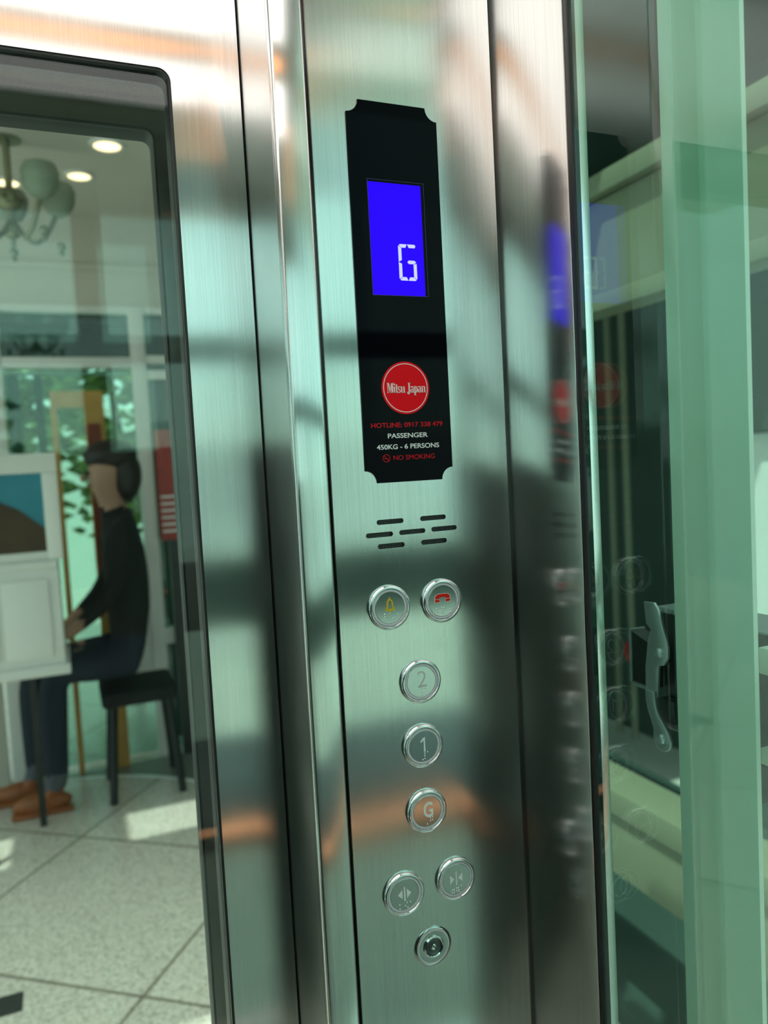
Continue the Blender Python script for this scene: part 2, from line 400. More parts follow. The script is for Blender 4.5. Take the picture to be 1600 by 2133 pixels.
MB().box(-0.955, 0.005, -0.520, -0.516, 2.138, 2.1495).box(-0.955, 0.005, -0.484, -0.480, 2.138, 2.1495).build('bezel', M['chrome'], t)
t = empty('ceiling_strip_light', (0.06, -0.80, 2.15), 'short warm strip light in the lift ceiling by the side glass', 'light')
MB().box(0.045, 0.070, -0.95, -0.66, 2.140, 2.1495).build('diffuser', M['warm'], t)
MB().box(0.041, 0.045, -0.955, -0.655, 2.138, 2.1495).box(0.070, 0.074, -0.955, -0.655, 2.138, 2.1495).build('bezel', M['chrome'], t)

# ------------------------------------------------------------------ the two doors with their windows
WIN = (-0.72, -0.1625, 0.25, 1.803, 0.011)
def lift_door(name, y0, y1, x0, x1, label, bevel):
    t = empty(name, ((x0 + x1) / 2, (y0 + y1) / 2, 0), label, 'door', kind=S)
    sheet([(x0, 0.01), (x1, 0.01), (x1, 2.07), (x0, 2.07)], [list(reversed(rrect(*WIN[:4], WIN[4])))], y0, y1).build('door_sheet', M['steel'], t, 30)
    i = 0.0022
    sheet(rrect(WIN[0], WIN[1], WIN[2], WIN[3], WIN[4]), [list(reversed(rrect(WIN[0] + i, WIN[1] - i, WIN[2] + i, WIN[3] - i, WIN[4] - i)))], y0 + 0.0012, y1 + 0.001).build('gasket', M['black'], t, 30, label='black gasket round the window')
    MB().box(WIN[0] + i, WIN[1] - i, y0 + 0.006, y0 + 0.014, WIN[2] + i, WIN[3] - i).build('glass_pane', M['doorglass'], t, label='green tinted glass pane')
    return t
d1 = lift_door('door_1', DOOR_Y, DOOR_Y + 0.034, -1.0, -0.1015, 'brushed steel lift car door with tall green glass window', 0)
d2 = lift_door('door_2', 0.222, 0.252, -1.0, -0.06, 'outer landing door of dark steel behind the car door window', 0)
for ch in d2.children:
    if ch.name.startswith('door_sheet'): ch.data.materials[0] = M['steel_side']
# landing door frame/shaft cheeks, so the gap between the doors is closed
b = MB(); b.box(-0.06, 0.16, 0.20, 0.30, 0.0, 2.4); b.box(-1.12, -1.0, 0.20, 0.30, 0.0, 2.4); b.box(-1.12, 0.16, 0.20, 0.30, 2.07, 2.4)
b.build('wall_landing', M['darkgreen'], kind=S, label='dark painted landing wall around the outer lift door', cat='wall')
b = MB(); b.box(-1.0, -0.06, 0.150, 0.215, 1.868, 1.90); b.box(-1.0, -0.06, 0.150, 0.215, 1.93, 1.945)
b.build('trim_4', M['beige'], kind=S, label='pale door track rail between the two lift doors', cat='trim')

# ================================================================== control panel
CP = empty('control_panel', (0.0143, 0.0, 0.70), 'brushed steel lift control panel with black display and round buttons', 'control panel')
SLOTS = [(-0.0194, 1.4004), (0.0215, 1.4006), (-0.0298, 1.3898), (0.0010, 1.3901), (0.0318, 1.3904), (-0.0195, 1.3797), (0.0214, 1.3798)]
holes = [list(reversed(rrect(u - 0.0125, u + 0.0125, z - 0.0021, z + 0.0021, 0.00205, 5))) for u, z in SLOTS]
b = sheet([(-0.0700, 0.702), (0.0990, 0.702), (0.0990, 1.998), (-0.0700, 1.998)], holes, -0.0006, 0.0018)
fp = b.build('faceplate', M['steel_face'], CP, 30)
# speaker mesh behind the slots
b = MB()
x = -0.046
while x < 0.048: b.box(x, x + 0.00035, 0.0030, 0.0034, 1.372, 1.408); x += 0.0016
z = 1.372
while z < 1.408: b.box(-0.046, 0.048, 0.0031, 0.0035, z, z + 0.00035); z += 0.0016
sp = b.build('speaker_mesh', M['mesh'], CP, label='fine wire mesh behind seven slots')
MB().box(-0.047, 0.049, 0.0042, 0.0058, 1.371, 1.409).build('backing', M['darkgap'], sp)

# display ---------------------------------------------------------
u0, u1, z0, z1, rr = -0.0400, 0.0425, 1.4337, 1.7494, 0.0106
outline = (arc(u1, z0, rr, 180, 90) + arc(u1, z1, rr, 270, 180) + arc(u0, z1, rr, 0, -90) + arc(u0, z0, rr, 90, 0))
DY = -0.0018
b = MB(); b.prism(outline, DY, -0.0007); disp = b.build('display', M['blackglass'], CP, label='black glass display with scooped corners')
su0, su1, sz0, sz1 = -0.0246, 0.0272, 1.5910, 1.6862
MB().box(su0 + 0.0004, su1 - 0.0030, DY - 0.00022, DY, sz0 + 0.0004, sz1 - 0.0022).build('screen', M['screen'], disp, label='glowing blue screen')
sheet([(su0, sz0), (su1, sz0), (su1, sz1), (su0, sz1)], [[(su0 + .0002, sz0 + .0002), (su0 + .0002, sz1 - .0002), (su1 - .0002, sz1 - .0002), (su1 - .0002, sz0 + .0002)]], DY - 0.0002, DY).build('screen_edge', plain('screen edge', (0.10, 0.10, 0.30), 0.3), disp)
# the digit: segments of a G
b = MB(); gx0, gz0, gw, gh, sw = 0.0005, 1.6040, 0.0166, 0.0303, 0.0029
def seg(p): b.prism([(gx0 + x * 0.001, gz0 + z * 0.001) for x, z in p], DY - 0.0004, DY - 0.00023)
W_, H_, s_ = gw * 1000, gh * 1000, sw * 1000
m_ = W_ / 2; hm = H_ * 0.51
seg([(0.25 * s_, H_ - 0.3 * s_), (0.55 * s_, H_), (m_ - 0.15, H_), (m_ - 1.6, H_ - s_), (s_ + 0.2, H_ - s_)])
seg([(m_ + 0.15, H_), (W_ - 1.2, H_), (W_ - 0.4, H_ - 0.5 * s_), (W_ - 1.4, H_ - s_), (m_ + 1.6, H_ - s_)])
seg([(0, H_ - 0.6 * s_), (0.12 * s_, H_ - 0.45 * s_), (s_, H_ - s_ - 0.2), (s_, hm + 1.5), (0, hm + 0.15)])
seg([(0, hm - 0.15), (s_, hm - 1.5), (s_, s_ + 0.2), (0.12 * s_, 0.45 * s_), (0, 0.6 * s_)])
seg([(0.25 * s_, 0.3 * s_), (s_ + 0.2, s_), (m_ - 1.6, s_), (m_ - 0.15, 0), (0.55 * s_, 0)])
seg([(m_ + 0.15, 0), (m_ + 1.6, s_), (W_ - s_ - 0.2, s_), (W_ - 0.25 * s_, 0.3 * s_), (W_ - 0.55 * s_, 0)])
seg([(W_, 0.6 * s_), (W_ - 0.12 * s_, 0.45 * s_), (W_ - s_, s_ + 0.2), (W_ - s_, hm - s_ / 2 - 0.1), (W_, hm - 0.4 * s_ )])
seg([(m_ - 0.3, hm), (m_ + 1.0, hm + s_ / 2), (W_ - 1.8, hm + s_ / 2), (W_ - 0.3, hm - 0.15), (W_ - s_, hm - s_ / 2), (m_ + 1.0, hm - s_ / 2)])
b.build('floor_letter', M['digit'], disp, label='pale segmented letter G')
# logo disc
LC = (0.0009, 1.5135)
b = MB(); b.lathe([(0.0223, 0), (0.0223, 0.00025)], (LC[0], DY, LC[1]), 'Y', 72); lg = b.build('logo_disc', M['logored'], disp, label='round red sticker')
b = sheet(circle(LC[0], LC[1], 0.0208, 72), [list(reversed(circle(LC[0], LC[1], 0.0201, 72)))], DY - 0.0004, DY - 0.00025); b.build('logo_ring', M['printpink'], disp)
# condensed serif lettering of the sticker, drawn stroke by stroke
b = MB(); YL0, YL1 = DY - 0.0004, DY - 0.00025
def poly(p, ox): b.prism([(LC[0] - 0.0004 + (ox + x) * 0.001, LC[1] - 0.0041 + z * 0.001) for x, z in p], YL0, YL1)
def rect(x0_, x1_, za, zb, ox): poly([(x0_, za), (x1_, za), (x1_, zb), (x0_, zb)], ox)
def ring(cx_, cz_, rx, rz, tx, tz, a0, a1, ox, n=14):
    o_ = [(cx_ + rx * math.cos(math.radians(a0 + (a1 - a0) * i / n)), cz_ + rz * math.sin(math.radians(a0 + (a1 - a0) * i / n))) for i in range(n + 1)]
    i_ = [(cx_ + (rx - tx) * math.cos(math.radians(a0 + (a1 - a0) * i / n)), cz_ + (rz - tz) * math.sin(math.radians(a0 + (a1 - a0) * i / n))) for i in range(n + 1)]
    for k in range(n): poly([o_[k], o_[k + 1], i_[k + 1], i_[k]], ox)
CH, XH = 8.6, 5.6
def L_M(o):
    rect(0.5, 1.0, 0, CH, o); rect(0.0, 1.5, 0, 0.45, o); rect(0.0, 1.6, CH - 0.45, CH, o)
    poly([(0.8, CH), (2.1, CH), (3.3, 0.6), (2.5, 0)], o); poly([(2.6, 0.3), (3.1, 0.3), (4.5, CH), (4.0, CH)], o)
    rect(4.1, 5.5, 0, CH, o); rect(3.6, 6.1, 0, 0.45, o); rect(4.0, 6.1, CH - 0.45, CH, o)
def L_i(o): rect(0.4, 1.6, 0, XH, o); rect(0, 2.0, 0, 0.4, o); rect(0, 1.5, XH - 0.4, XH, o); ring(1.0, 7.2, 0.75, 0.75, 0.75, 0.75, 0, 360, o)
def L_t(o): rect(0.5, 1.7, 0.6, 7.2, o); rect(0, 2.3, XH - 0.45, XH, o); ring(1.75, 0.9, 1.25, 0.9, 1.0, 0.45, 180, 330, o)
def L_s(o):
    ring(1.2, 4.2, 1.15, 1.4, 0.7, 0.4, 40, 180, o); ring(1.3, 1.4, 1.2, 1.4, 0.75, 0.4, -140, 0, o)
    poly([(0.05, 4.2), (0.8, 3.9), (2.5, 1.7), (2.5, 1.2), (1.7, 1.5), (0.1, 3.5)], o); rect(0.05, 0.3, 0.1, 1.9, o); rect(2.0, 2.25, 3.8, 5.5, o)
def L_u(o): rect(0.4, 1.6, 1.2, XH, o); rect(0, 1.6, XH - 0.4, XH, o); ring(1.7, 1.3, 1.3, 1.3, 1.05, 0.5, 180, 300, o); rect(2.6, 3.8, 0, XH, o); rect(2.2, 3.8, XH - 0.4, XH, o); rect(2.6, 4.3, 0, 0.4, o)
def L_J(o): rect(1.5, 2.8, 0.2, CH, o); rect(0.9, 3.5, CH - 0.45, CH, o); ring(1.4, 0.2, 1.4, 1.6, 1.2, 0.5, 180, 360, o); ring(0.75, 0.2, 0.7, 0.7, 0.7, 0.7, 0, 360, o)
def L_a(o): rect(1.9, 3.0, 0.5, 4.4, o); ring(1.6, 4.2, 1.4, 1.4, 1.0, 0.45, 0, 170, o); ring(1.2, 1.6, 1.2, 1.6, 1.0, 0.4, 30, 330, o); rect(2.3, 3.5, 0, 0.4, o); rect(1.2, 2.2, 2.7, 3.1, o)
def L_p(o): rect(0.4, 1.6, -2.4, XH, o); rect(0, 2.1, -2.4, -2.0, o); rect(0, 1.5, XH - 0.4, XH, o); ring(1.9, 2.8, 1.75, 2.8, 1.15, 0.45, -105, 105, o)
def L_n(o): rect(0.4, 1.6, 0, XH, o); rect(0, 2.0, 0, 0.4, o); rect(0, 1.5, XH - 0.4, XH, o); ring(2.3, 4.3, 1.5, 1.3, 1.1, 0.45, 0, 130, o); rect(2.65, 3.8, 0, 4.4, o); rect(2.3, 4.2, 0, 0.4, o)
o_ = -17.0
for fn, adv in ((L_M, 6.25), (L_i, 2.15), (L_t, 2.5), (L_s, 2.75), (L_u, 4.5), (None, 1.9), (L_J, 3.5), (L_a, 3.55), (L_p, 4.0), (L_a, 3.55), (L_n, 4.3)):
    if fn: fn(o_)
    o_ += adv * 0.925
b.build('logo_lettering', M['printpink'], disp)
TY = DY - 0.00002
lettering('lettering', 'HOTLINE: 0917 338 479', 0.0672, 0.0041, 0.0009, 1.4823, TY, M['printred'], disp, bold=0.014)
lettering('lettering', 'PASSENGER', 0.0376, 0.0041, 0.0009, 1.4732, TY, M['printwhite'], disp, bold=0.016)
lettering('lettering', '450KG - 6 PERSONS', 0.0588, 0.0042, 0.0008, 1.4639, TY, M['printwhite'], disp, bold=0.016)
lettering('lettering', 'NO SMOKING', 0.0392, 0.0041, 0.0058, 1.4545, TY, M['printred'], disp, bold=0.0)
ic = (-0.0202, 1.4544)
b = sheet(circle(*ic, 0.0034, 40), [list(reversed(circle(*ic, 0.0029, 40)))], DY - 0.0002, DY)
def q(a, c_, w):
    a, c_ = Vector(a), Vector(c_); n_ = (c_ - a).normalized(); n_ = Vector((-n_.y, n_.x)) * w / 2
    b.prism([tuple(a + n_), tuple(a - n_), tuple(c_ - n_), tuple(c_ + n_)], DY - 0.0002, DY)
q((ic[0] - .0021, ic[1] + .0021), (ic[0] + .0021, ic[1] - .0021), .0005); q((ic[0] - .0018, ic[1] - .0003), (ic[0] + .0016, ic[1] - .0003), .0007)
b.build('no_smoking_sign', M['printred'], disp)

# buttons ---------------------------------------------------------
def dots(pts, c, parent, y):
    b = MB()
    for x_, z_ in pts: b.ball((c[0] + x_ * .001, y, c[1] + z_ * .001), 0.00075, 2, (1, 0.75, 1))
    b.build('braille', M['chrome'], parent, 180)
def button(c, label, sym=None, braille=None):
    u, z = c; R_ = 0.0193
    prof = [(R_, 0.0), (R_, 0.0022), (R_ - 0.0006, 0.0034), (R_ - 0.0016, 0.0040), (R_ - 0.0026, 0.0039), (R_ - 0.0032, 0.0030), (R_ - 0.0034, 0.0005)]
    ring_ = MB().lathe(prof, (u, -0.0006, z), 'Y', 72, False).build('button', M['chrome'], CP, 50, label=label)
    MB().lathe([(R_ - 0.0035, 0.0010), (R_ - 0.0036, 0.0027), (0.0139, 0.0029), (0.0138, 0.0010)], (u, -0.0006, z), 'Y', 72, False).build('light_ring', M['halo'], ring_, 40)
    MB().lathe([(0.0138, 0.0004), (0.0137, 0.0026), (0.0135, 0.0027)], (u, -0.0006, z), 'Y', 72, True).build('cap', M['cap'], ring_, 12)
    if sym: sym(u, z, ring_, -0.0006 - 0.0027)
    if braille: dots(braille, c, ring_, -0.0006 - 0.0027)
    return ring_
def sym_poly(polys, mat, name='symbol'):
    def f(u, z, par, y):
        b = MB()
        for p in polys: b.prism([(u + x_ * .001, z + z_ * .001) for x_, z_ in p], y - 0.00022, y)
        b.build(name, mat, par)
    return f
def sym_text(ch, w, h, du, dz, mat, bold=0.0):
    def f(u, z, par, y): lettering('symbol', ch, w, h, u + du, z + dz, y, mat, par, bold=bold)
    return f
def bell(u, z, par, y):
    bl = [(-2.3, 6.4), (-1.3, 7.6), (-0.5, 8.2), (-0.5, 9.2), (0.5, 9.2), (0.5, 8.2), (1.3, 7.6), (2.3, 6.4), (2.9, 4.6), (3.1, 1.6), (4.4, -1.2), (4.6, -2.2), (1.5, -2.4), (1.0, -3.5), (-1.0, -3.5), (-1.5, -2.4), (-4.6, -2.2), (-4.4, -1.2), (-3.1, 1.6), (-2.9, 4.6)]
    inn = [(-1.3, 5.4), (-0.5, 6.4), (0.5, 6.4), (1.3, 5.4), (1.6, 3.8), (1.8, 1.0), (2.4, -0.8), (-2.4, -0.8), (-1.8, 1.0), (-1.6, 3.8)]
    K = lambda p: [(u + x_ * .00098, z + (z_ - 0.2) * .00098) for x_, z_ in p]
    sheet(K(bl), [K(inn)], y - 0.0003, y).build('symbol', M['yellow'], par)
def phone(u, z, par, y):
    K = lambda p: [(u + x_ * .001, z + z_ * .001) for x_, z_ in p]
    top = [(-7.4, 2.0), (-7.0, 4.4), (-5.4, 5.9), (-3, 6.3), (3, 6.3), (5.4, 5.9), (7.0, 4.4), (7.4, 2.0), (3.4, 2.0), (2.6, 3.2), (-2.6, 3.2), (-3.4, 2.0)]
    b = MB(); b.prism(K(top), y - 0.0003, y); b.prism(K([(-7.4, 1.5), (-3.2, 1.5), (-2.6, -0.8), (-7.4, -0.8)]), y - 0.0003, y); b.prism(K([(7.4, 1.5), (3.2, 1.5), (2.6, -0.8), (7.4, -0.8)]), y - 0.0003, y)
    sy = b.build('symbol', M['redfill'], par)
    g = 0.35
    b = MB(); b.prism(K([(x_ * 1.05, (z_ - 4) * 1.12 + 4) for x_, z_ in top]), y - 0.00016, y)
    b.prism(K([(-7.8, 1.65), (-3.0, 1.65), (-2.3, -1.2), (-7.8, -1.2)]), y - 0.00016, y); b.prism(K([(7.8, 1.65), (3.0, 1.65), (2.3, -1.2), (7.8, -1.2)]), y - 0.00016, y)
    b.build('symbol_outline', M['legend'], par)
button((-0.0250, 1.3270), 'alarm button with yellow bell', bell, [(-5.2, -5.2), (-5, -7.2), (-4.9, -9.4), (0.2, -5.2), (2.2, -9.2), (7.2, -6.4)])
button((0.0254, 1.3270), 'intercom button with red telephone handset', phone, [(-6.2, -6.5), (-6.1, -9), (-4, -9), (-1, -6.1), (1.2, -6.3), (-1.3, -8.6), (1.2, -8.2), (-.8, -11), (1.3, -11), (0, -7.3), (6.6, -8.2), (6.5, -10.4)])
button((0.0010, 1.2585), 'floor button numbered 2', sym_text('2', 0.0088, 0.0142, 0.0008, 0.0022, M['greylegend'], -0.012), [(0, -6.2), (3.4, -6.2), (0, -9.4), (3.4, -9.2), (-1.9, -11.6), (0, -11.6)])
def one(u, z, par, y):
    K = lambda p: [(u + x_ * .001, z + z_ * .001) for x_, z_ in p]
    MB().prism(K([(0.1, -5.0), (1.5, -5.0), (1.5, 7.6), (0.4, 7.6), (-2.9, 4.6), (-2.6, 3.5), (0.1, 5.2)]), y - 0.0003, y).build('symbol', M['legend'], par)
button((0.0000, 1.2010), 'floor button numbered 1', one, [(3.6, -5.8), (0.8, -6.6), (0.8, -8.8), (0.8, -11.2), (-1.2, -11.9)])
button((0.0004, 1.1421), 'ground floor button lettered G', sym_text('G', 0.0092, 0.0136, 0.0010, 0.0012, M['legend'], 0.018), [(2.9, -6.6), (4.9, -6.4), (2.9, -9), (4.9, -8.8), (-0.4, -11.5)])
tri = lambda a, c_, d: [a, c_, d]
button((-0.0255, 1.0730), 'door open button with two outward arrows', sym_poly([[(-0.6, -5.6), (0.6, -5.6), (0.6, 6.8), (-0.6, 6.8)], tri((-6.4, 0.6), (-2.1, 4.7), (-2.1, -3.5)), tri((6.4, 0.6), (2.1, 4.7), (2.1, -3.5))], M['legend']), [(-5, -8.1), (-4.9, -12.1), (.4, -10.2), (2, -7.8), (2.5, -12.2), (5.3, -7.8)])
button((0.0256, 1.0735), 'door close button with two inward arrows', sym_poly([[(-0.5, -5.6), (0.5, -5.6), (0.5, 6.8), (-0.5, 6.8)], tri((-2.2, 0.6), (-6.2, 4.6), (-6.2, -3.4)), tri((2.2, 0.6), (6.2, 4.6), (6.2, -3.4))], M['legend']), [(-4.6, -9.3), (-4.5, -12), (-2.6, -9.3), (-2.6, -12), (0.2, -8.4), (.2, -10.8), (2.0, -8.2), (2.1, -10.4), (2.2, -12.4), (4.9, -7.2)])
# key switch
u, z = 0.0003, 1.0172
ks = MB().lathe([(0.0182, 0.0), (0.0182, 0.0006), (0.0174, 0.0013), (0.0152, 0.0015), (0.0098, 0.0013), (0.0096, 0.0004)], (u, -0.0006, z), 'Y', 72, False).build('key_switch', M['cap'], CP, 40, label='round key switch with chrome lock barrel')
sheet(circle(u, z, 0.0154, 64), [list(reversed(circle(u, z, 0.0143, 64)))], -0.0024, -0.0019).build('light_ring', M['halo'], ks, 30)
MB().lathe([(0.0098, 0.0), (0.0098, 0.0022), (0.0088, 0.0030), (0.0080, 0.0024), (0.0079, 0.0006)], (u, -0.0006, z), 'Y', 56, False).build('lock_collar', M['chrome'], ks, 40)
lk = MB().lathe([(0.0078, 0.0002), (0.0077, 0.0018), (0.0070, 0.0021), (0.0026, 0.0020)], (u, -0.0006, z), 'Y', 48, False).build('lock_barrel', plain('dark lock', (0.10, 0.12, 0.12), 0.25, 0.9), ks, 40)
MB().lathe([(0.0027, 0.0004), (0.0026, 0.0020), (0.0018, 0.0024)], (u, -0.0006, z), 'Y', 32, True).build('key_core', M['chrome'], ks, 40)
MB().prism([(u - 0.0022, z + 0.0026), (u - 0.0012, z + 0.0028), (u + 0.0022, z - 0.0014), (u + 0.0014, z - 0.0022)], -0.0034, -0.0029).build('keyhole', M['darkgap'], ks)

# ================================================================== outside the side glass
# polished steel post just behind the glass edge
b = MB(); b.box(0.1088, 0.1186, -0.1060, 0.02, 0.0, 2.35, 0.0010, 2)
b.build('steel_post', brushed('pale brushed steel', (0.86, 0.86, 0.84), 0.2, 0.9), smooth=30, label='pale brushed steel post behind the glass beside the black gasket', cat='post')
# mint-painted shaft column
b = MB()
b.prism([(0.2000, -0.1778), (0.2000, -0.1425), (0.2240, -0.1405), (0.2240, -0.1125), (0.2000, -0.1115), (0.2000, -0.0965), (0.2040, -0.0965), (0.2040, -0.1085),
         (0.2280, -0.1095), (0.2280, -0.1435), (0.2045, -0.1460), (0.2045, -0.1778)], 0.0, 2.4, 'XY')
b.build('shaft_column', M['frost'], smooth=30, label='wide mint painted shaft column behind the green side glass', cat='column')

# door-lock device
BR = empty('door_lock', (0.29, 0.0, 1.145), 'black door lock with zinc link plates beside the mint column', 'lock')
BX = 0.262
b = MB(); b.box(BX + 0.012, 0.330, -0.144, 0.002, 1.165, 1.288, 0.004, 2); b.box(BX + 0.012, 0.32, -0.10, -0.016, 1.120, 1.168, 0.004, 2)
body = b.build('housing', M['blackplastic'], BR, 30)
b = MB()
for k in range(9): b.box(BX + 0.004, 0.322, -0.036 + k * 0.0042, -0.0338 + k * 0.0042, 1.288, 1.2925)
b.box(BX + 0.004, 0.326, -0.144, 0.006, 1.2875, 1.2892); b.build('ribbed_cap', M['zinc'], BR, label='ribbed zinc cap')
K1 = [(0.0110, 1.2955), (-0.0030, 1.2965), (-0.0085, 1.2900), (-0.0125, 1.2760), (-0.0185, 1.2600)] + arc(-0.0060, 1.2520, 0.0140, 150, 270, 8)[0:0] + \
     [(-0.0200, 1.2540), (-0.0195, 1.2440), (-0.0140, 1.2360), (-0.0075, 1.2345), (-0.0060, 1.2300), (-0.0035, 1.2010), (0.0120, 1.2040), (0.0115, 1.2280), (0.0070, 1.2560), (0.0045, 1.2640), (0.0020, 1.2690), (0.0085, 1.2745)]
sheet(K1, [], BX - 0.0015, BX + 0.0015, 'YZ', 0.0005).build('link_plate', M['zinc'], BR, 30, label='upper zinc link plate with stepped edge')
def outline_band(cen, wid):
    L_, R2 = [], []
    for i, (p, w) in enumerate(zip(cen, wid)):
        a = Vector(cen[max(i - 1, 0)]); c_ = Vector(cen[min(i + 1, len(cen) - 1)]); n_ = (c_ - a).normalized(); n_ = Vector((-n_.y, n_.x))
        L_.append(tuple(Vector(p) + n_ * w)); R2.append(tuple(Vector(p) - n_ * w))
    return L_ + list(reversed(R2))
K2 = outline_band([(0.0030, 1.2060), (0.0025, 1.1960), (0.0010, 1.1880), (-0.0030, 1.1800), (-0.0080, 1.1720), (-0.0105, 1.1660)], [0.0062, 0.0060, 0.0058, 0.0060, 0.0078, 0.0105]) 
K2b = K2[:6] + arc(-0.0125, 1.1610, 0.0118, 0, -180, 10) + K2[6:]
sheet(K2b, [], BX - 0.0048, BX - 0.0018, 'YZ', 0.0005).build('link_arm', M['zinc'], BR, 30, label='lower curved zinc link arm with round end')
for (yy, zz, dx) in ((-0.0085, 1.2475, -0.0015), (-0.0125, 1.1615, -0.0048)):
    MB().lathe([(0.0050, 0.0), (0.0050, 0.0012), (0.0042, 0.0028), (0.0020, 0.0034)], (BX + dx, yy, zz), 'X', 28, True).build('bolt', M['zinc'], BR, 40)
MB().prism([(0.0065, 1.2520), (0.0380, 1.2620), (0.0350, 1.2065), (0.0110, 1.2045)], BX + 0.002, BX + 0.020, 'YZ').build('guard_plate', M['darksteel'], BR, 30)
MB().box(BX + 0.001, BX + 0.02, 0.0350, 0.0385, 1.2065, 1.2630).box(BX - 0.001, BX + 0.02, 0.014, 0.0350, 1.2045, 1.2080).build('guard_lip', M['zinc'], BR, label='bright folded edge of guard plate')
MB().cyl((BX + 0.006, 0.041, 1.236), (BX + 0.022, 0.041, 1.236), 0.0125, 0.0115, 28).build('release_knob', M['redplastic'], BR, 40, label='red release knob')
MB().tube([(BX + 0.009, -0.026, 1.285), (BX + 0.006, -0.029, 1.25), (BX + 0.006, -0.030, 1.22), (BX + 0.008, -0.036, 1.195), (BX + 0.012, -0.050, 1.185)], 0.0022).build('cable', plain('dark grey cable', (0.05, 0.06, 0.09), 0.3), BR, 180)
MB().box(BX + 0.003, BX + 0.016, -0.022, -0.002, 1.176, 1.200, 0.001).build('clamp', M['darksteel'], BR, 30)
# pale strut channel that carries the lock past the column
ST = empty('strut_channel', (0.35, -0.28, 1.14), 'pale steel strut channel with slotted black insert right of mint column', 'bracket')
MB().box(0.24, 0.30, -0.34, -0.146, 1.262, 1.284, 0.001).box(0.24, 0.30, -0.34, -0.146, 1.186, 1.200, 0.001).build('flange', M['frost'], ST, 30)
MB().box(0.262, 0.275, -0.34, -0.146, 1.2, 1.262).build('insert', M['blackplastic'], ST, 30)
MB().prism(rrect(-0.30, -0.195, 1.222, 1.237, 0.0074), 0.2605, 0.262, 'YZ').build('slot', M['frost'], ST)

# girders beside the shaft, parallel to the side wall
b = MB(); b.box(0.90, 0.955, -0.5, 3.8, 1.812, 2.022); b.box(0.875, 0.955, -0.5, 3.8, 2.026, 2.072, 0.003, 2); b.box(0.875, 0.955, -0.5, 3.8, 1.770, 1.808, 0.003, 2)
b.build('girder', M['beige'], smooth=30, label='deep beige girder high up outside the side glass', cat='beam')
b = MB(); b.box(0.90, 1.00, -0.5, 3.8, 0.42, 0.574, 0.003, 2); b.box(0.885, 1.00, -0.5, 3.8, 0.580, 0.64, 0.003, 2)
b.build('girder', M['beige'], smooth=30, label='low beige girder near the floor outside the side glass', cat='beam')
for k, yy in enumerate((3.851, -0.551)):
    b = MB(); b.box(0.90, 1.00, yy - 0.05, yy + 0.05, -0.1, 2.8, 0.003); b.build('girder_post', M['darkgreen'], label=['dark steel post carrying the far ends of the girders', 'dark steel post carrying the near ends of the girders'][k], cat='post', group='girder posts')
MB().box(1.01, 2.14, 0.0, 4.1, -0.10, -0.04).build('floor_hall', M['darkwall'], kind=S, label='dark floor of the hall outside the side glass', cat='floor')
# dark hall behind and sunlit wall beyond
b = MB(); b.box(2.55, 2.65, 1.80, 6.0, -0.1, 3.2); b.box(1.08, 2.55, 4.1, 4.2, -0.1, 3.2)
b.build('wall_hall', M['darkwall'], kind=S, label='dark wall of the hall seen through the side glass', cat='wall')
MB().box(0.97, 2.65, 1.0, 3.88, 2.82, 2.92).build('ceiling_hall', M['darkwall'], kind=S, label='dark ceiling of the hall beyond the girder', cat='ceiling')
for k, (xx, yy) in enumerate(((2.3, 2.56), (2.3, 2.45))):
    MB().cyl((xx, yy, 0.0), (xx, yy, 2.75), 0.018).build('slim_pipe', M['beige'], smooth=40, label=['slim pale pipe in the dark hall, left of two', 'slim pale pipe in the dark hall, right of two'][k], cat='pipe', group='slim pale pipes in the hall')
sw_ = empty('garden_wall', (2.25, 0.6, 0), 'sunlit pale wall with moulded arcs beyond the mint column', 'wall')
MB().box(2.2, 2.3, -0.6, 1.66, 0.13, 1.488).build('wall_slab', M['concrete'], sw_)
MB().box(2.17, 2.32, -0.6, 1.66, -0.1, 0.13).build('plinth', M['darkgreen'], sw_, label='dark plinth')
b = MB()
for r_ in range(4):
    zc = 1.40 - 0.30 * r_
    for k in range(5):
        yc = 1.565 - 0.16 * k
        for a0 in (140, -40):
            pts = [(2.199, yc + (0.045 if a0 < 0 else -0.02) * 1.0 + 0.06 * math.cos(math.radians(a)), zc - 0.02 + 0.085 * math.sin(math.radians(a))) for a in range(a0, a0 + 81, 8)]
            b.tube(pts, 0.004, 6)
b.build('moulding', M['groove'], sw_)
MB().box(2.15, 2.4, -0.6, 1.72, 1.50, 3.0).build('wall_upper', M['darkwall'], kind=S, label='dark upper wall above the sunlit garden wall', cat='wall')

# ================================================================== lobby seen through the door window
MB().box(-6, 0.86, 0.145, 12.0, -0.06, 0.0).build('floor', M['granite'], kind=S, label='speckled granite lobby floor', cat='floor')
MB().box(0.86, 14, -14, 14, -0.16, -0.10).build('ground_east', M['paving'], kind=S, label='pale paving outside the lift shaft', cat='ground')
MB().box(-14, 0.86, -14, -1.25, -0.16, -0.08).build('ground_south', M['paving'], kind=S, label='pale paving behind the lift', cat='ground')
b = sheet(arc(-0.55, 2.42, 0.985, 0, 180, 60) + arc(-0.55, 2.42, 0.962, 180, 0, 60), [], 0, 0.004)
me_pts = b.bm.verts
for v in me_pts:                                                   # lay the ring flat on the floor
    x_, y_, z_ = v.co; v.co = (x_, z_, 0.0008 + y_ * 0.6)
b.build('floor_arc', plain('polished inlay', (0.85, 0.88, 0.86), 0.3, 0.2), smooth=30, label='thin polished metal arc inlaid in the granite floor', cat='floor inlay')
b = MB(); b.prism([(-2.6, 3.45), (-2.6, 2.42)] + arc(-0.55, 2.42, 0.99, 180, 0, 60) + [(0.84, 2.42), (0.84, 3.45)], 0.0001, 0.0007, 'XY')
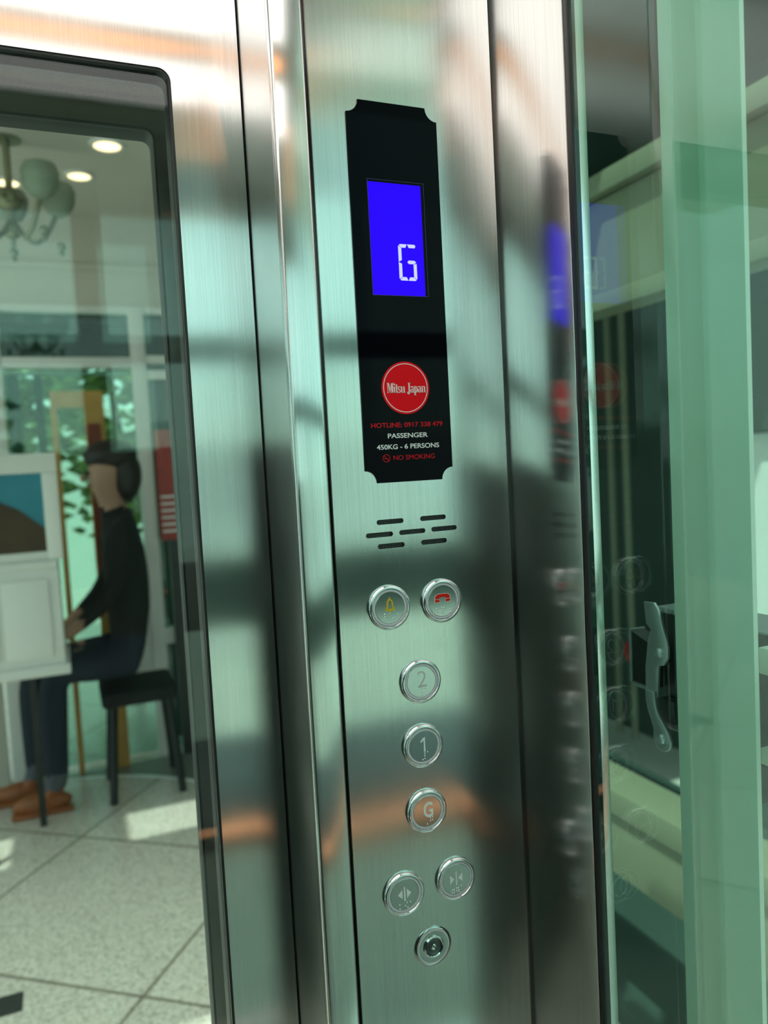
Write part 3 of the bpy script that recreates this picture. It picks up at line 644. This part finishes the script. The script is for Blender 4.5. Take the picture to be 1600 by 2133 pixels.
b.build('floor_border', plain('grey green granite border', (0.17, 0.19, 0.165), 0.2, noise=0.3, scale=70), kind=S, label='darker granite floor border outside the polished metal arc', cat='floor')
for k, (x0_, x1_, ya, yb) in enumerate(((-1.6, -0.57, 3.30, 3.37), (-1.4, -0.485, 1.68, 1.77))):
    MB().box(x0_, x1_, ya, yb, 0.0, 0.0012).build('stone_inlay', M['darkstone'], label=['dark stone strip in the floor at the far ring edge', 'dark stone strip in the floor nearest the lift door'][k], cat='floor inlay', group='dark stone strips in the lobby floor')
# ceiling and header
b = MB(); b.box(-2.6, -1.2, 0.31, 1.42, 2.85, 2.95); b.box(-1.2, 0.86, 0.50, 1.42, 2.85, 2.95); b.box(-2.6, 0.86, 1.72, 2.2, 2.85, 2.95); b.box(-2.6, -1.95, 1.42, 1.72, 2.85, 2.95); b.box(-1.75, -1.35, 1.42, 1.72, 2.85, 2.95); b.box(-0.85, 0.86, 1.42, 1.72, 2.85, 2.95); b.box(-2.6, 0.86, 2.2, 2.35, 2.60, 2.95); b.box(-2.6, 0.86, 2.35, 3.55, 2.72, 2.82)  # unseen gaps between the near boxes are shaped to throw sun patches on the floor
b.build('ceiling_lobby', M['plaster'], kind=S, label='beige lobby ceiling with a downstand beam', cat='ceiling')
b = MB(); b.box(-2.6, 0.86, 3.48, 3.58, 2.30, 2.72); b.box(-2.6, 0.86, 3.46, 3.60, 2.47, 2.50)
b.build('wall_header', M['plaster'], kind=S, label='beige wall band above the white framed entrance', cat='wall')
for i, (x, y, zc) in enumerate(((-0.05, 2.26, 2.60), (-0.72, 2.27, 2.60), (-0.12, 2.9, 2.72), (-0.55, 3.0, 2.72), (-0.40, 3.05, 2.72))):
    t = empty('recessed_light', (x, y, zc), ['warm recessed light under the ceiling beam, right one', 'warm recessed light under the ceiling beam, left one', 'warm recessed light behind the beam, nearest the dark column',
              'warm recessed light behind the beam, far left one', 'warm recessed light behind the beam, middle one'][i], 'light', 'recessed lights in the lobby ceiling')
    MB().cyl((x, y, zc - 0.006), (x, y, zc - 0.0005), 0.045).build('diffuser', M['spot'], t, 40)
    MB().lathe([(0.060, 0), (0.058, -0.008), (0.046, -0.008)], (x, y, zc), 'Z', 28, False).build('bezel', M['white'], t, 30)
for k, x in enumerate((-0.75, 0.15)):  # added pair, out of view, to brighten the lobby floor
    t = empty('recessed_light', (x, 1.15, 2.85), ['warm recessed light in the lobby ceiling just outside the lift door, left one', 'warm recessed light in the lobby ceiling just outside the lift door, right one'][k], 'light', 'recessed lights in the lobby ceiling')
    MB().cyl((x, 1.15, 2.844), (x, 1.15, 2.8495), 0.06).build('diffuser', M['spot'], t, 40)
    MB().lathe([(0.078, 0), (0.076, -0.008), (0.062, -0.008)], (x, 1.15, 2.85), 'Z', 28, False).build('bezel', M['white'], t, 30)
    ld = bpy.data.lights.new('recessed_lamp', 'SPOT'); ld.energy = 130; ld.spot_size = math.radians(75); ld.spot_blend = 0.8; ld.shadow_soft_size = 0.06; ld.color = (1, 0.93, 0.82)
    lo = bpy.data.objects.new('recessed_lamp', ld); COL.objects.link(lo); lo.parent = t; lo.location = (0, 0, -0.015)
# chandelier
CH_ = empty('chandelier', (-0.36, 2.3, 2.16), 'aged brass chandelier with frosted bowls hanging in the lobby', 'chandelier')
cx_, cy_ = -0.37, 2.3
MB().cyl((cx_, cy_, 2.30), (cx_, cy_, 2.62), 0.012).cyl((cx_, cy_, 2.595), (cx_, cy_, 2.60), 0.05).ball((cx_, cy_, 2.40), 0.045).ball((cx_, cy_, 2.30), 0.03).build('stem', M['brass'], CH_, 40)
for k in range(5):
    a = 0.35 + k * 2 * math.pi / 5; ex, ey = cx_ + 0.16 * math.cos(a), cy_ + 0.16 * math.sin(a)
    pts = [(cx_ + 0.16 * t_ * math.cos(a), cy_ + 0.16 * t_ * math.sin(a), 2.34 - 0.10 * math.sin(t_ * math.pi) + 0.06 * t_) for t_ in [i / 8 for i in range(9)]]
    ar = MB().tube(pts, 0.008).ball((ex, ey, 2.27), 0.016).ball((ex, ey, 2.245), 0.010).build('arm', M['brass'], CH_, 40)
    MB().lathe([(0.012, 0.0), (0.035, 0.012), (0.055, 0.045), (0.060, 0.085), (0.050, 0.11), (0.047, 0.108), (0.056, 0.083)], (ex, ey, 2.37), 'Z', 24, True).build('bowl', M['frostshade'], ar, 40)
# white framed entrance
YF = 3.5
b = MB()
b.box(0.085, 0.155, YF - 0.04, YF + 0.04, 0, 2.30, 0.004); b.box(-0.60, -0.505, YF - 0.04, YF + 0.04, 0, 2.30, 0.004)
b.box(-0.505, 0.085, YF - 0.035, YF + 0.035, 2.00, 2.05, 0.004); b.box(0.155, 0.78, YF - 0.035, YF + 0.035, 2.02, 2.06, 0.004); b.box(0.155, 0.78, YF - 0.03, YF + 0.03, 1.94, 1.985, 0.004)
b.box(0.75, 0.82, YF - 0.04, YF + 0.04, 0, 2.30, 0.004); b.box(-0.505, 0.085, YF - 0.03, YF + 0.03, 2.27, 2.30); b.box(0.155, 0.75, YF - 0.03, YF + 0.03, 2.27, 2.30)
b.box(0.155, 0.75, YF - 0.03, YF + 0.03, 0.58, 0.66, 0.004); b.box(-0.05, 0.085, YF - 0.025, YF + 0.025, 0.45, 0.95, 0.004)
w3 = b.build('window_3', M['white'], kind=S, smooth=30, label='white framed glazed lobby entrance', cat='window')
MB().box(-0.505, 0.085, YF + 0.036, YF + 0.042, 0.01, 2.27).build('glass_pane', M['clear'], w3)
MB().box(0.155, 0.75, YF + 0.036, YF + 0.042, 0.01, 2.27).build('glass_pane', M['clear'], w3)
for x0_, x1_ in ((-2.4, -0.62), (0.83, 0.86)):
    MB().box(x0_, x1_, YF - 0.03, YF + 0.05, 0, 2.30).build('wall_entrance', M['plaster'] if x0_ < 0 else M['white'], kind=S, label='plain wall beside the white framed entrance', cat='wall')
b = MB(); b.box(-2.42, -2.38, YF, YF + 0.02, 0, 2.3); b.bm.free()
# white cabinet with a framed picture
CB = empty('cabinet', (-0.75, 2.6, 0), 'white raised cabinet with a dark framed landscape panel above it', 'cabinet')
MB().box(-1.20, -0.315, 2.60, 2.95, 0.715, 1.13, 0.006).box(-1.20, -0.300, 2.585, 2.95, 0.705, 0.745, 0.003).box(-1.20, -0.318, 2.59, 2.95, 1.120, 1.150, 0.003).build('body', M['white'], CB, 30)
MB().box(-0.52, -0.355, 2.588, 2.60, 0.78, 1.08, 0.004).box(-1.16, -0.54, 2.588, 2.60, 0.78, 1.08, 0.004).build('front_panel', M['white'], CB, 30)
MB().box(-1.2, -0.351, 2.60, 2.635, 1.151, 1.185, 0.003).box(-1.2, -0.295, 2.60, 2.635, 1.485, 1.56, 0.003).box(-0.350, -0.295, 2.60, 2.635, 1.151, 1.484, 0.003).build('frame', M['white'], CB, 30)
MB().box(-1.2, -0.35, 2.61, 2.62, 1.18, 1.49).build('picture', M['teal'], CB, label='teal panel')
MB().prism([(-1.2, 1.18), (-0.35, 1.18), (-0.35, 1.27), (-0.44, 1.35), (-0.52, 1.39), (-0.7, 1.45), (-1.2, 1.40)], 2.606, 2.6095).build('picture_hill', M['hillbrown'], CB, label='dark brown hill shape')
for (x, y) in ((-1.17, 2.62), (-1.17, 2.92), (-0.455, 2.90), (-0.62, 2.62)):
    MB().box(x - 0.013, x + 0.013, y - 0.013, y + 0.013, 0.0, 0.71).build('leg', M['darksteel'], CB)
# tan wooden frame with brown banner
WF = empty('wooden_frame', (-0.19, 3.43, 0), 'tan wooden frame standing before the white entrance', 'frame')
MB().box(-0.305, -0.065, 3.415, 3.450, 1.80, 1.88, 0.003).build('rail', M['wood'], WF)
MB().box(-0.155, -0.065, 3.415, 3.450, 0.0, 1.80, 0.003).build('stile', M['wood'], WF)
MB().box(-0.305, -0.278, 3.415, 3.450, 0.0, 1.80, 0.003).build('stile', M['wood'], WF)
MB().box(-0.148, -0.088, 3.405, 3.414, 0.9, 1.72).build('banner', M['banner'], WF, label='narrow dark brown banner')
# column, second door leaf contents
MB().box(0.19, 0.29, 3.75, 3.85, 0.0, 2.6).build('dark_column', M['darkwall'], label='dark square column behind the right glass leaf', cat='column')
PS = MB().box(0.165, 0.285, 3.430, 3.437, 1.12, 1.68).build('poster', M['posterred'], label='red and black poster board by the right glass leaf', cat='poster')
b = MB()
for k in range(6): b.box(0.175, 0.275, 3.427, 3.430, 1.16 + 0.035 * k, 1.172 + 0.035 * k)
b.build('print_lines', M['printwhite'], PS)
MB().box(0.20, 0.25, 3.430, 3.450, 0.0, 1.12).build('support', M['darksteel'], PS)
# person on a stool, turned to the left
def skin_body(verts, edges, radii, name, mats, parent, paint, sub=2):
    me = bpy.data.meshes.new('tmp'); me.from_pydata(verts, edges, []); o = bpy.data.objects.new('tmp', me); COL.objects.link(o)
    md = o.modifiers.new('skin', 'SKIN'); md.use_smooth_shade = True
    for v, r in zip(me.skin_vertices[0].data, radii): v.radius = r if isinstance(r, tuple) else (r, r)
    me.skin_vertices[0].data[0].use_root = True
    s2 = o.modifiers.new('sub', 'SUBSURF'); s2.levels = sub
    bpy.context.view_layer.update()
    m2 = bpy.data.meshes.new_from_object(o.evaluated_get(bpy.context.evaluated_depsgraph_get()))
    bpy.data.objects.remove(o)
    org = origin_of(parent)
    b_ = MB(); b_.add_mesh(m2)
    for f in b_.bm.faces: f.material_index = paint(f.calc_center_median())
    return b_.build(name, mats, parent, 180)
px, py = -0.02, 3.12
PR = empty('person', (-0.2, 3.12, 0), 'seated person in black top, dark turned-up jeans and brown shoes', 'person')
V_ = [(px, py, 0.66), (px - 0.01, py, 0.86), (px - 0.02, py, 1.08), (px - 0.03, py, 1.22), (px - 0.045, py, 1.30), (px - 0.065, py, 1.37), (px - 0.078, py, 1.44), (px - 0.072, py, 1.51), (px - 0.065, py, 1.56)]
R0 = [(0.15, 0.12), (0.14, 0.105), (0.155, 0.11), (0.12, 0.10), (0.055, 0.055), (0.062, 0.060), (0.100, 0.080), (0.105, 0.085), (0.075, 0.065)]
E_ = [(i, i + 1) for i in range(8)]
def chain(start, pts, rad):
    p = start
    for q_, r in zip(pts, rad):
        V_.append(q_); R0.append(r); E_.append((p, len(V_) - 1)); p = len(V_) - 1
    return p
for sgn in (-1, 1):
    yy = py + sgn * 0.09
    fx = -0.385 if sgn < 0 else -0.47
    chain(0, [(px - 0.05, yy, 0.64), (px - 0.22, yy, 0.63), (fx + 0.02, yy, 0.62), (fx, yy, 0.52), (fx - 0.005, yy, 0.36), (fx - 0.01, yy, 0.12), (fx - 0.06, yy, 0.05), (fx - 0.13, yy, 0.035)],
          [0.095, 0.088, 0.072, 0.068, 0.062, 0.052, 0.035, 0.025])
    w = chain(3, [(px - 0.03, py + sgn * 0.17, 1.22), (px - 0.06, py + sgn * 0.21, 1.03), (px - 0.14, py + sgn * 0.2, 0.90), (px - 0.27, py + sgn * 0.13, 0.79), (px - 0.32, py + sgn * 0.12, 0.765)], [0.06, 0.047, 0.04, 0.028, 0.030])
    for f in range(4):
        oy = py + sgn * 0.12 + (f - 1.5) * 0.017; ln = (0.055, 0.065, 0.062, 0.05)[f]
        chain(w, [(px - 0.345, oy, 0.757), (px - 0.345 - ln * 0.6, oy, 0.742), (px - 0.345 - ln * 0.9, oy, 0.718)], [0.009, 0.008, 0.007])
    chain(w, [(px - 0.31, py + sgn * 0.085, 0.755), (px - 0.335, py + sgn * 0.075, 0.735)], [0.010, 0.008])
def paint(c):
    if c.z > 1.315: return 0
    if c.x < px - 0.22 and 0.70 < c.z < 0.85: return 0
    if c.z > 0.74: return 1
    if c.z < 0.105: return 4
    if c.z < 0.17: return 3
    return 2
skin_body(V_, E_, R0, 'body', [M['skin'], M['blackcloth'], M['jeans'], M['hem'], M['leather']], PR, paint)
hd = MB().ball((px - 0.048, py, 1.550), 0.118, 3, (1.0, 0.92, 0.66)).ball((px + 0.012, py, 1.465), 0.085, 3, (0.85, 1.15, 1.45)).build('hair', M['hair'], PR, 180)
MB().ball((px - 0.172, py, 1.455), 0.013, 2, (1, 0.8, 1.3)).build('nose', M['skin'], PR, 180)
for sgn in (-1, 1):
    MB().ball((px - 0.150, py + sgn * 0.032, 1.478), 0.011, 2).build('eye', M['hair'], PR, 180)
    MB().ball((px - 0.075, py + sgn * 0.082, 1.462), 0.024, 2, (0.7, 0.4, 1.2)).build('ear', M['skin'], PR, 180)
MB().ball((px - 0.150, py, 1.418), 0.020, 2, (0.6, 1.2, 0.3)).build('mouth', plain('lips', (0.30, 0.10, 0.08), 0.5), PR, 180)
for sgn in (-1, 1):
    fx = -0.385 if sgn < 0 else -0.47
    b = MB(); b.ball((fx - 0.075, py + sgn * 0.09, 0.048), 0.07, 3, (1.75, 0.62, 0.68)); b.box(fx - 0.20, fx + 0.05, py + sgn * 0.09 - 0.042, py + sgn * 0.09 + 0.042, 0.0, 0.02, 0.008)
    b.build('shoe', M['leather'], PR, 60)
STL = empty('stool', (px, py, 0), 'dark padded stool under the seated person', 'stool')
MB().box(px - 0.17, px + 0.16, py - 0.18, py + 0.18, 0.435, 0.50, 0.02, 3).build('seat', M['blackcloth'], STL, 30)
for sx in (-1, 1):
    for sy in (-1, 1): MB().bar((px + sx * 0.12, py + sy * 0.13, 0.44), (px + sx * 0.15, py + sy * 0.16, 0.0), 0.025).build('leg', M['darksteel'], STL)
# curtains and garden beyond the entrance
for k, (xa, xb) in enumerate(((-0.50, -0.44), (-0.375, -0.335))):
    b = MB(); n_ = 14
    pts = [(xa + (xb - xa) * i / n_, 3.60 + 0.008 * math.sin(i * 2.2)) for i in range(n_ + 1)]
    b.prism(pts + [(x_, y_ + 0.006) for x_, y_ in reversed(pts)], 1.52, 1.98, 'XY')
    b.build('curtain', M['curtain'], smooth=60, label=['teal curtain strip by the left post of the entrance', 'teal curtain strip in the middle of the left entrance pane'][k], cat='curtain', group='curtains in the entrance')
b = MB(); b.cyl((-0.5, 3.603, 1.985), (0.08, 3.603, 1.985), 0.008); b.build('curtain_rod', M['white'], label='white rod carrying the entrance curtains', cat='rod')
def tree(x, y, h, r, label, mat, n=900, zlo=0.25, base=-0.06):
    t = empty('tree', (x, y, base), label, 'tree', 'trees around the building')
    MB().tube([(x, y, base), (x + 0.05, y, h * 0.35), (x - 0.03, y + 0.04, h * 0.7)], [0.09, 0.07, 0.03]).build('trunk', M['bark'], t, 60)
    b = MB()
    for _ in range(n):
        while True:
            p = Vector((random.uniform(-1, 1), random.uniform(-1, 1), random.uniform(-1, 1)))
            if 0.25 < p.length < 1: break
        p = Vector((x + p.x * r, y + p.y * r, base + h * (1 + zlo) / 2 + p.z * h * (1 - zlo) / 2))
        s = random.uniform(0.06, 0.15) * (0.6 + r * 0.4); d = Vector((random.uniform(-1, 1), random.uniform(-1, 1), random.uniform(-1, 1))).normalized()
        q_ = d.to_track_quat('Z', 'Y').to_matrix()
        vs_ = [b.bm.verts.new(p + q_ @ Vector(c_)) for c_ in ((-s, 0, 0), (0, -s * 0.5, s * 0.15), (s, 0, 0), (0, s * 0.5, s * 0.15))]
        b.bm.faces.new(vs_)
    b.build('foliage', mat, t)
tree(-1.05, 5.9, 3.2, 0.85, 'bright leafy tree beyond the entrance, left of the wooden frame', M['leafbright'])
tree(0.25, 7.4, 3.6, 1.05, 'bright leafy tree straight beyond the entrance', M['leafbright'])
tree(1.55, 5.6, 2.6, 0.6, 'dark leafy tree beyond the right glass leaf', M['leafdark'])
tree(-3.2, 7.9, 3.6, 1.2, 'dark leafy tree far left beyond the entrance', M['leafdark'])
MB().box(-6, 6, 10.5, 10.7, -0.1, 2.4).build('wall_garden', M['concrete'], kind=S, label='pale garden wall beyond the trees', cat='wall')
b = MB(); b.box(-3.0, 0.86, 3.6, 4.7, 2.42, 2.5); b.box(-3.0, 0.86, 4.62, 4.7, 2.19, 2.42)
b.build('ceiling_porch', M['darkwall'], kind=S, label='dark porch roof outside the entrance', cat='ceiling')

# ================================================================== open side behind the lift (seen mirrored in the steel)
b = MB()
b.box(-4, 6, -3.56, -3.48, 2.06, 2.20); b.box(-4, 6, -3.56, -3.48, 0.58, 0.96)
sf = empty('garden_screen', (1, -3.52, -0.1), 'open screen of dark steel rails and posts behind the lift', 'screen')
b.build('rail', M['darkgreen'], sf)
for k, x in enumerate((-2.2, 3.4)):
    MB().box(x - 0.05, x + 0.05, -3.58, -3.46, -0.1, 3.74).build('post', M['darkgreen'], sf)
MB().box(-4, 6, -4.2, -1.3, 3.75, 3.9).build('ceiling_canopy', M['white'], kind=S, label='white canopy roof over the terrace behind the lift', cat='ceiling')
MB().box(-3, 0.85, -3.44, -2.32, -0.08, -0.02).build('stone_bed', M['darkstone'], label='dark stone bed on the terrace behind the lift', cat='bed')
MB().box(0.87, 5, -3.44, -2.32, -0.10, -0.02).build('stone_bed', M['darkstone'], label='dark stone bed on the terrace beside the lift shaft', cat='bed')
ls = empty('step_light', (1.0, -2.28, -0.08), 'long warm strip light along the edge of the terrace bed', 'light')
MB().box(-2.5, 5, -2.30, -2.27, -0.02, 0.0).build('diffuser', M['warmlow'], ls)
MB().box(-2.5, 5, -2.315, -2.265, -0.10, -0.02).build('housing', M['darksteel'], ls)
MB().box(-8, 9, -9.1, -9.0, -0.1, 0.55).build('wall_terrace', M['concrete'], kind=S, label='pale wall at the end of the terrace', cat='wall')
tree(6.6, -7.4, 3.4, 1.2, 'dark leafy tree on the terrace, right of the lift', M['leafdark'])
tree(-1.6, -7.0, 3.0, 1.0, 'dark leafy tree on the terrace behind the lift', M['leafdark'])

for o in bpy.data.objects:
    if '_o' in o.keys(): del o['_o']
